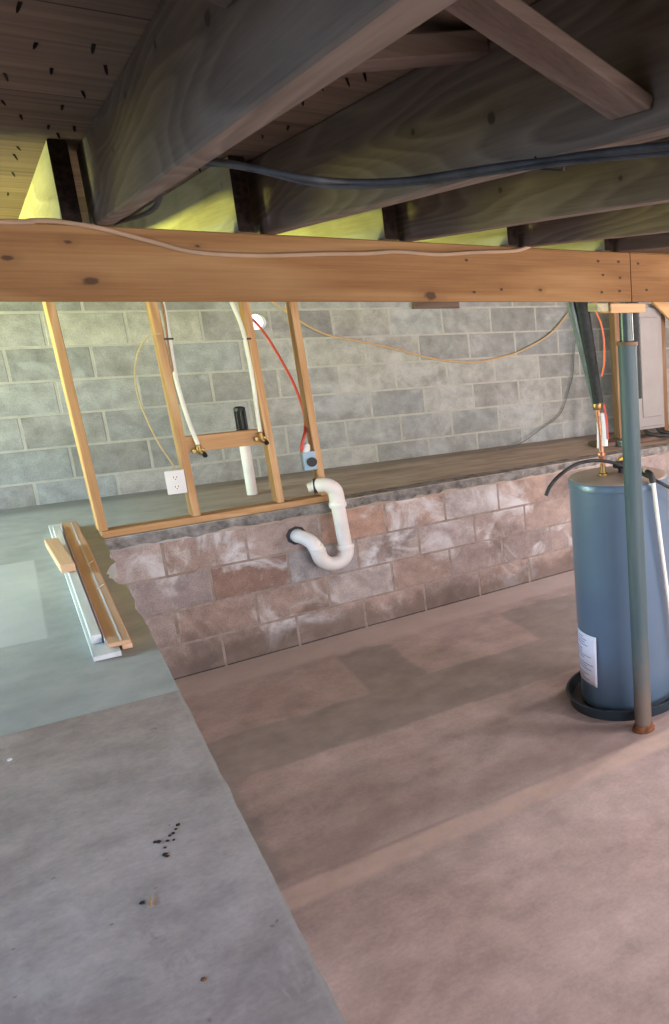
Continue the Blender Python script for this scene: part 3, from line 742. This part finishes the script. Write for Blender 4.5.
# ------------------------------------------------------------------ water heater
hx, hy, hr = 2.243, 3.512, .249
t = thing('drain_pan', L(hx, hy, -2.06), 'shallow round dark plastic pan on the floor under the water heater', 'pan')
bm = bmesh.new(); lathe(bm, [(0,.0), (.312,.0), (.322,.052), (.330,.056), (.330,.062), (.318,.062), (.306,.010), (0,.010)], (hx, hy, 0), 72); finish('pan_body', bm, PANM, t, smooth=True)
t = thing('water_heater', L(hx, hy, -2.045), 'tall round blue-grey electric water heater standing in a dark pan', 'water heater')
zt = H-.85
bm = bmesh.new(); lathe(bm, [(0,.012), (hr-.010,.012), (hr-.002,.02), (hr-.002,.05), (hr,.055), (hr,zt-.045), (hr+.003,zt-.042), (hr+.003,zt-.014), (hr-.002,zt-.006)], (hx, hy, 0), 96); finish('tank', bm, TANK, t, smooth=True)
bm = bmesh.new(); lathe(bm, [(hr-.001,zt-.008), (hr-.008,zt-.001), (hr-.02,zt+.001), (hr-.05,zt+.006), (.1,zt+.014), (0,zt+.015)], (hx, hy, 0), 96); lid = finish('lid', bm, TLID, t, smooth=True)
n1 = (2.150, 3.505); n2 = (2.335, 3.525)
for i, (a, b) in enumerate((n1, n2)):
    bm = bmesh.new(); lathe(bm, [(.024,zt+.010), (.024,zt+.022), (.014,zt+.024), (.014,zt+.06), (0,zt+.06)], (a, b, 0), 20); finish('nozzle', bm, BRASS if i == 0 else COPPER, t, smooth=True)
# instruction label, left side, its lower corner lifting
def cyl(phi, z, dr): return Vector((hx + (hr+dr)*math.cos(phi), hy + (hr+dr)*math.sin(phi), z))
bm = bmesh.new(); g = []
NU, NV = 14, 10
for i in range(NU+1):
    row = []
    for j in range(NV+1):
        u = i/NU; v = j/NV
        phi = math.radians(-232 + 74*u); z = .15 + (.42-.15)*v
        row.append(cyl(phi, z + (.0 if u < 1 else 0), .0015 + .020*(u**6)*(1-v*.6)))
    g.append([bm.verts.new(p) for p in row])
for i in range(NU):
    for j in range(NV): bm.faces.new((g[i][j], g[i+1][j], g[i+1][j+1], g[i][j+1]))
lb = finish('sticker', bm, LABELM, t, smooth=True); lb['label'] = 'pale lavender paper sheet with small print'
md = lb.modifiers.new('s', 'SOLIDIFY'); md.thickness = .0006
bm = bmesh.new()
rr = random.Random(3)
for k in range(17):
    v = .93 - k*.053; u0, u1 = .12, rr.uniform(.6, .92)
    if k in (4, 9, 13): continue
    n = 10; A = []
    for i in range(n+1):
        u = u0 + (u1-u0)*i/n; phi = math.radians(-232 + 74*u)
        dr = .0030 + .020*(u**6)*(1-v*.6)
        A.append((bm.verts.new(cyl(phi, .15+.27*v, dr)), bm.verts.new(cyl(phi, .15+.27*(v-.016), dr))))
    for a, b in zip(A, A[1:]): bm.faces.new((a[0], b[0], b[1], a[1]))
finish('print', bm, INK, lb)
bm = bmesh.new(); g = []       # small tag on the lid
for (x, y) in ((2.20,3.33),(2.27,3.33),(2.27,3.38),(2.20,3.38)): g.append(bm.verts.new((x, y, zt+.0105)))
bm.faces.new(g); q = finish('warning_tag', bm, plain('tag_paper', (.62,.47,.37), .6), t)
md = q.modifiers.new('s', 'SOLIDIFY'); md.thickness = .001

# risers over the heater
t = thing('supply_riser', (n1[0], n1[1], zt+.05), 'copper riser with brass nut and white tape above the heater, left nozzle', 'pipe')
bm = bmesh.new(); tube(bm, [(n1[0], n1[1], zt+.04), (n1[0]-.002, n1[1], zt+.12), (n1[0]-.012, n1[1], H-.50)], .0125, 16); finish('pipe', bm, COPPER, t, smooth=True)
ring((n1[0]-.0125, n1[1], H-.492), (0,0,1), .024, .034, BRASS, 'brass_nut', t)
ring((n1[0]-.004, n1[1], zt+.115), (0,0,1), .019, .03, COPPER, 'coupling', t)
bm = bmesh.new(); tube(bm, [(n1[0]+.010, n1[1]-.012, H-.69), (n1[0]+.012, n1[1]-.012, H-.60), (n1[0]+.006, n1[1]-.012, H-.525)], [.015,.016,.014], 12); finish('white_tape', bm, WHITEP, t, smooth=True)
bm = bmesh.new(); tube(bm, catmull([(n1[0]+.004, n1[1]-.030, H-.48), (n1[0]+.016, n1[1]-.031, H-.56), (n1[0]+.018, n1[1]-.031, H-.655)], 6), .0045, 8); finish('red_wire', bm, REDC, t, smooth=True)
bm = bmesh.new(); tube(bm, [(n1[0]-.013, n1[1]+.0, H-.52), (n1[0]-.022, n1[1]-.0, H-.70)], .006, 8); finish('clear_tube', bm, PEX, t, smooth=True)

def insul(pts, rs, label, jacket=True):
    t = thing('insulated_pipe', pts[-1], label, 'pipe')
    bm = bmesh.new(); tube(bm, pts, rs, 20); finish('foam_sleeve', bm, FOAM, t, smooth=True)
    if jacket:
        a, b = Vector(pts[0]), Vector(pts[-1])
        bm = bmesh.new(); tube(bm, [a+Vector((-.048,.01,0)), b+Vector((-.016,.008,.002))], [.020,.012], 12); finish('grey_conduit', bm, GREYJ, t, smooth=True)
insul([L(2.03,3.50,.19), L(2.075,3.50,-.02), L(2.138,3.50,-.475)], [.036,.036,.026], 'black foam-wrapped pipe slanting down behind the beam to the heater, left of the post')
insul([L(2.372,3.52,.19), L(2.374,3.52,-.02), L(2.376,3.52,-.475)], [.034,.034,.030], 'black foam-wrapped pipe hanging just behind the steel post', False)
t = thing('supply_riser', (n2[0], n2[1], zt+.05), 'copper riser on the heater hidden mostly by the steel post', 'pipe')
bm = bmesh.new(); tube(bm, [(n2[0], n2[1], zt+.04), (n2[0]+.038, n2[1], H-.478)], .0125, 16); finish('pipe', bm, COPPER, t, smooth=True)
bm = bmesh.new(); tube(bm, catmull([L(2.085,3.44,.19), L(2.105,3.44,.0), L(2.140,3.44,-.10), L(2.152,3.44,-.18), L(2.147,3.44,-.28), L(2.135,3.45,-.345)], 7), .0045, 8)
tag(finish('orange_wire', bm, ORC, smooth=True), 'orange wire running down the right side of the slanting foam-wrapped pipe', 'wire')
bm = bmesh.new(); tube(bm, catmull([L(1.774,3.40,-.865), L(1.80,3.40,-.822), L(1.853,3.40,-.779), L(1.934,3.40,-.742), L(2.017,3.40,-.734), L(2.093,3.40,-.744), L(2.18,3.37,-.775), L(2.245,3.30,-.815), L(2.285,3.215,-.85), L(2.36,3.20,-.895), L(2.50,3.24,-.96)], 8), .0085, 10)
tag(finish('black_hose', bm, GREYC, smooth=True), 'black flexible cable arching over the top of the water heater', 'cable')
# relief valve and discharge pipe
t = thing('relief_valve', L(2.25, 3.50, zt-H+.03), 'black valve with yellow lever on top of the heater, beside the post', 'valve')
bm = bmesh.new(); tube(bm, [L(2.245,3.49,-.835), L(2.245,3.49,-.80)], .014, 14); tube(bm, [L(2.205,3.485,-.790), L(2.265,3.485,-.797), L(2.30,3.485,-.805)], [.017,.022,.018], 16); finish('valve_body', bm, BLACKP, t, smooth=True)
bm = bmesh.new(); beamlike(bm, L(2.225,3.475,-.766), L(2.285,3.47,-.742), (0,1,0), .020, .012, .002); finish('lever', bm, YEL, t)
t = thing('discharge_pipe', L(2.398, 3.275, -1.93), 'white plastic pipe running from the heater top down its right side', 'pipe')
bm = bmesh.new(); tube(bm, catmull([L(2.30,3.485,-.805), L(2.29,3.40,-.803), L(2.252,3.26,-.806)], 5), .0125, 14); finish('cross_pipe', bm, PVC, t, smooth=True)
bm = bmesh.new(); tube(bm, catmull([L(2.256,3.275,-.806), L(2.250,3.235,-.812), L(2.254,3.225,-.848)], 6), .0165, 14); finish('elbow', bm, GREYC, t, smooth=True)
bm = bmesh.new(); tube(bm, [L(2.254,3.226,-.835), L(2.292,3.234,-1.15), L(2.339,3.25,-1.48), L(2.398,3.275,-1.93)], .0105, 14); finish('down_pipe', bm, PVC, t, smooth=True)

# ------------------------------------------------------------------ electrical panel and its frame on the ledge
t = thing('electrical_panel', L(4.25, 6.0, -1.09), 'tall pale grey electrical panel on wooden framing at the right edge', 'electrical panel')
bm = bmesh.new(); box(bm, L(4.04, 6.0, -1.09), L(4.345, 6.09, -.02), .004); finish('cabinet', bm, PANEL, t)
bm = bmesh.new(); box(bm, L(4.06, 5.985, -1.065), L(4.325, 5.999, -.045), .004); dr = finish('cover', bm, PANEL, t)
bm = bmesh.new(); box(bm, L(4.10, 5.971, -.98), L(4.285, 5.984, -.13), .004); finish('door', bm, PANEL, t)
for (x0, lab) in ((3.885, 'wooden stud left of the grey panel, seen beside the steel post'), (4.362, 'wooden stud right of the grey panel at the picture edge')):
    bm = bmesh.new(); box(bm, L(x0, 6.03, Z_L+.041), L(x0+.045, 6.12, .19), .003); tag(finish('wall_stud', bm, DULL), lab, 'stud', 'studs framing the panel')
bm = bmesh.new(); box(bm, L(3.62, 5.93, Z_L+.003), L(5.2, 6.12, Z_L+.040), .003)
tag(finish('sole_plate', bm, BRW), 'wooden plate on the ledge under the grey electrical panel', 'plate')
bm = bmesh.new(); beamlike(bm, L(4.18,5.90,.05), L(4.62,5.90,-.32), (0,1,0), .04, .085, .003)
tag(finish('diagonal_brace', bm, pine[0]), 'orange diagonal wood brace across the top of the grey panel', 'brace')
bm = bmesh.new(); box(bm, L(3.78, 5.86, Z_L+.003), L(3.94, 5.92, Z_L+.055), .008, segs=2)
tag(finish('junction_box', bm, GREYJ), 'small grey metal box on the ledge behind the heater', 'box')
bm = bmesh.new(); tube(bm, catmull([L(4.15,6.05,-1.07), L(4.15,6.0,-1.12), L(4.2,5.93,-1.14), L(4.3,5.88,-1.15)], 6), .018, 10); tube(bm, catmull([L(4.28,6.05,-1.07), L(4.29,6.0,-1.12), L(4.36,5.93,-1.14)], 6), .018, 10)
tag(finish('panel_cable', bm, GREYC, smooth=True), 'dark cables coming out below the grey electrical panel', 'cable')

OFF = wood('offcut_wood', (.56,.34,.20), (.60,.38,.23), (.68,.46,.30), axis=1, rings=1.5, figure=.6, knots=False)
# ------------------------------------------------------------------ lumber scraps on the raised slab
def board(name, p0, p1, w, th, m, label, cat='board', grp='offcuts on the raised slab', roll=0, extra=None):
    p0 = Vector(p0); p1 = Vector(p1); d = p1-p0; Ln = d.length
    bm = bmesh.new(); box(bm, (-w/2, 0, 0), (w/2, Ln, th), .002)
    o = finish(name, bm, m, origin=Vector((0,0,0)))
    q = Vector((0,1,0)).rotation_difference(d.normalized())
    o.rotation_mode = 'QUATERNION'; o.rotation_quaternion = q @ Matrix.Rotation(roll, 3, 'Y').to_quaternion()
    o.location = p0
    return tag(o, label, cat, grp)
ZB = Z_L + .002
board('lumber_board', L(.106, 3.47, ZB), L(.085, 5.86, ZB), .078, .019, WHITEW, 'flat white-painted board at the bottom of the lumber pile on the slab')
board('lumber_board', L(.090, 3.60, ZB+.021), L(.075, 5.62, ZB+.021), .030, .034, WHITEW, 'narrow whitish stick lying on the flat white board', roll=0)
g = board('lumber_board', L(.168, 3.53, ZB), L(.160, 5.72, ZB), .030, .019, OFF, 'thin strip tucked under the wide orange board')
ob = board('lumber_board', L(.146, 3.51, ZB+.024), L(.134, 5.78, ZB+.024), .064, .016, OFF, 'wide orange board with a pale groove along it, on the right of the pile')
bm = bmesh.new(); box(bm, (.004, .01, .0162), (.010, 2.24, .0175)); o = finish('groove_line', bm, WHITEW, origin=Vector((0,0,0))); o.parent = ob
for yy_ in (.75, 1.2, 1.75):
    bm = bmesh.new(); tube(bm, [(.002, yy_, .019), (.026, yy_+.05, .019)], .0014, 6); o = finish('staple', bm, PEX, origin=Vector((0,0,0))); o.parent = ob
board('lumber_board', L(.1118, 3.56, ZB+.021), L(.099, 5.75, ZB+.021), .004, .0205, plain('lavender_paint', (.52,.47,.58), .5), 'thin lavender-white trim edge along the left of the wide orange board', cat='trim strip')
bm = bmesh.new(); box(bm, (-.026, 0, 0), (.026, .58, .038), .003)
o = finish('lumber_block', bm, OFF, origin=Vector((0,0,0))); o.location = L(.070, 4.56, ZB+.058); o.rotation_euler = (0, math.radians(0), math.radians(3)); tag(o, 'short orange wood block lying on top of the lumber pile', 'block', 'offcuts on the raised slab')

# crumbs on the near slab
def crumb(x, y, sz, m, label, name='debris_crumb', grp='dark crumbs near the slab middle', flat=.45):
    bm = bmesh.new(); bmesh.ops.create_icosphere(bm, subdivisions=2, radius=1.)
    sd = R_.uniform(0, 50)
    for v in bm.verts:
        k = 1 + .45*mnoise.noise(v.co*1.6 + Vector((sd, 0, 0)))
        v.co = Vector((v.co.x*sz*k, v.co.y*sz*k*1.3, max(v.co.z, -.4)*sz*flat*k))
    bm.transform(Matrix.Translation(L(x, y, Z_L + sz*flat*.4 + .0005)))
    return tag(finish(name, bm, m, smooth=True), label, 'debris', grp)
for (x, y, sz) in ((.093,2.10,.004),(.129,2.181,.006),(.086,2.135,.0065),(.079,2.14,.005),(.089,2.07,.007),(.101,2.125,.005),(.108,2.145,.0045),(.112,2.12,.004),(.115,2.15,.005),(.122,2.165,.0045),(.092,2.06,.005)):
    crumb(x, y, sz*.75, DIRT, 'dark crumb in the loose cluster on the near slab')
crumb(.086, 1.599, .0045, RUST, 'single brown crumb low on the near slab, below the cluster', grp=None)
crumb(.03, 1.918, .0045, DIRT, 'dark crumb beside the yellow splinter on the near slab', grp=None)
crumb(-.162, 2.835, .006, WHITEP, 'pale chip near the left edge of the near slab', grp=None)
bm = bmesh.new(); tube(bm, [L(.041, 1.89, Z_L+.004), L(.048, 1.93, Z_L+.004)], [.0022, .001], 6)
tag(finish('splinter', bm, STRAW), 'short yellow wood splinter lying on the near slab', 'debris')

# ------------------------------------------------------------------ light
w = bpy.data.worlds.new('World'); bpy.context.scene.world = w; w.use_nodes = True
nt = w.node_tree; bg = nt.nodes['Background']
tc = nt.nodes.new('ShaderNodeTexCoord'); sx = nt.nodes.new('ShaderNodeSeparateXYZ'); nt.links.new(tc.outputs['Generated'], sx.inputs[0])
mr = nt.nodes.new('ShaderNodeMapRange'); nt.links.new(sx.outputs[2], mr.inputs[0]); mr.inputs[1].default_value = -1; mr.inputs[2].default_value = 1
rp = nt.nodes.new('ShaderNodeValToRGB'); nt.links.new(mr.outputs[0], rp.inputs[0])
e = rp.color_ramp.elements
e[0].position = .0; e[0].color = (.20,.26,.08,1)
e[1].position = 1.; e[1].color = (.25,.42,.72,1)
for p, c in ((.40, (.42,.46,.14,1)), (.47, (1.5,1.5,1.45,1)), (.55, (1.2,1.3,1.4,1)), (.70, (.45,.62,.88,1))):
    q = e.new(p); q.color = c
nt.links.new(rp.outputs[0], bg.inputs[0]); bg.inputs[1].default_value = 1.0

def area(name, loc, target, sx_, sy_, color, power, spread=180):
    l = bpy.data.lights.new(name, 'AREA'); l.shape = 'RECTANGLE'; l.size = sx_; l.size_y = sy_; l.color = color; l.energy = power
    l.spread = math.radians(spread)
    o = bpy.data.objects.new(name, l); C.objects.link(o); o.location = loc
    o.rotation_euler = (Vector(target)-Vector(loc)).to_track_quat('-Z', 'Y').to_euler(); return o
# daylight through the left window: sky light comes down, light off the grass comes up
area('window_sky_light', (WX-.35, 5.1, H+.25), (0.1, 4.6, H-1.19), 1.5, .9, (.50,.78,1.), 400)
area('window_grass_light', (WX-.35, 5.1, H-1.0), (.6, 5.2, H+.5), 1.5, .9, (.92,1.,.24), 230, 95)
# unseen fill lights added behind and left of the camera, no doors there
area('rear_fill_light', (2.6, -2.9, H-.7), (2.2, 3.0, H-1.7), 3.6, 1.6, (.96,.91,.97), 205)
area('side_fill_light', (-2.2, .7, H-.15), (.2, 1.7, H-1.5), 1.4, .8, (.36,.62,1.), 17, 110)
def point(name, loc, color, power, r=.05):
    l = bpy.data.lights.new(name, 'POINT'); l.color = color; l.energy = power; l.shadow_soft_size = r
    o = bpy.data.objects.new(name, l); C.objects.link(o); o.location = loc; return o
# warm fill lights added out of view to the right, no bulbs there
point('right_fill_light', L(3.9, 1.4, -.15), (1.,.85,.83), 150, .4)
point('far_fill_light', L(4.4, 3.8, -.05), (1.,.84,.78), 85, .15)

# ------------------------------------------------------------------ camera
cam = bpy.data.cameras.new('Camera'); co = bpy.data.objects.new('Camera', cam); C.objects.link(co)
F_, CX_, CY_, YAW, PIT, ROLL = 826.9278, 749.0804, 509.5377, .7278591, .2471544, -.0079371
Fw = Vector((math.sin(YAW)*math.cos(PIT), math.cos(YAW)*math.cos(PIT), -math.sin(PIT)))
Rt = Vector((math.cos(YAW), -math.sin(YAW), 0)); Up = Rt.cross(Fw)
c_, s_ = math.cos(ROLL), math.sin(ROLL)
r0 = Rt*c_ + Up*s_; r1 = Up*c_ - Rt*s_
M = Matrix((r0, r1, -Fw)).transposed().to_4x4(); M.translation = Vector((0, 0, H))
co.matrix_world = M
cam.sensor_fit = 'VERTICAL'; cam.sensor_height = 24.; cam.sensor_width = 24.*669/1024; cam.lens = F_/1024*24.
cam.shift_x = -(CX_-334.5)/1024; cam.shift_y = (CY_-512)/1024
cam.clip_start = .02; cam.clip_end = 100
sc = bpy.context.scene; sc.camera = co
sc.view_settings.view_transform = 'Standard'; sc.view_settings.look = 'None'
sc.view_settings.gamma = 1; sc.view_settings.use_curve_mapping = False; sc.view_settings.exposure = .44
try: sc.cycles.use_denoising = True
except Exception: pass
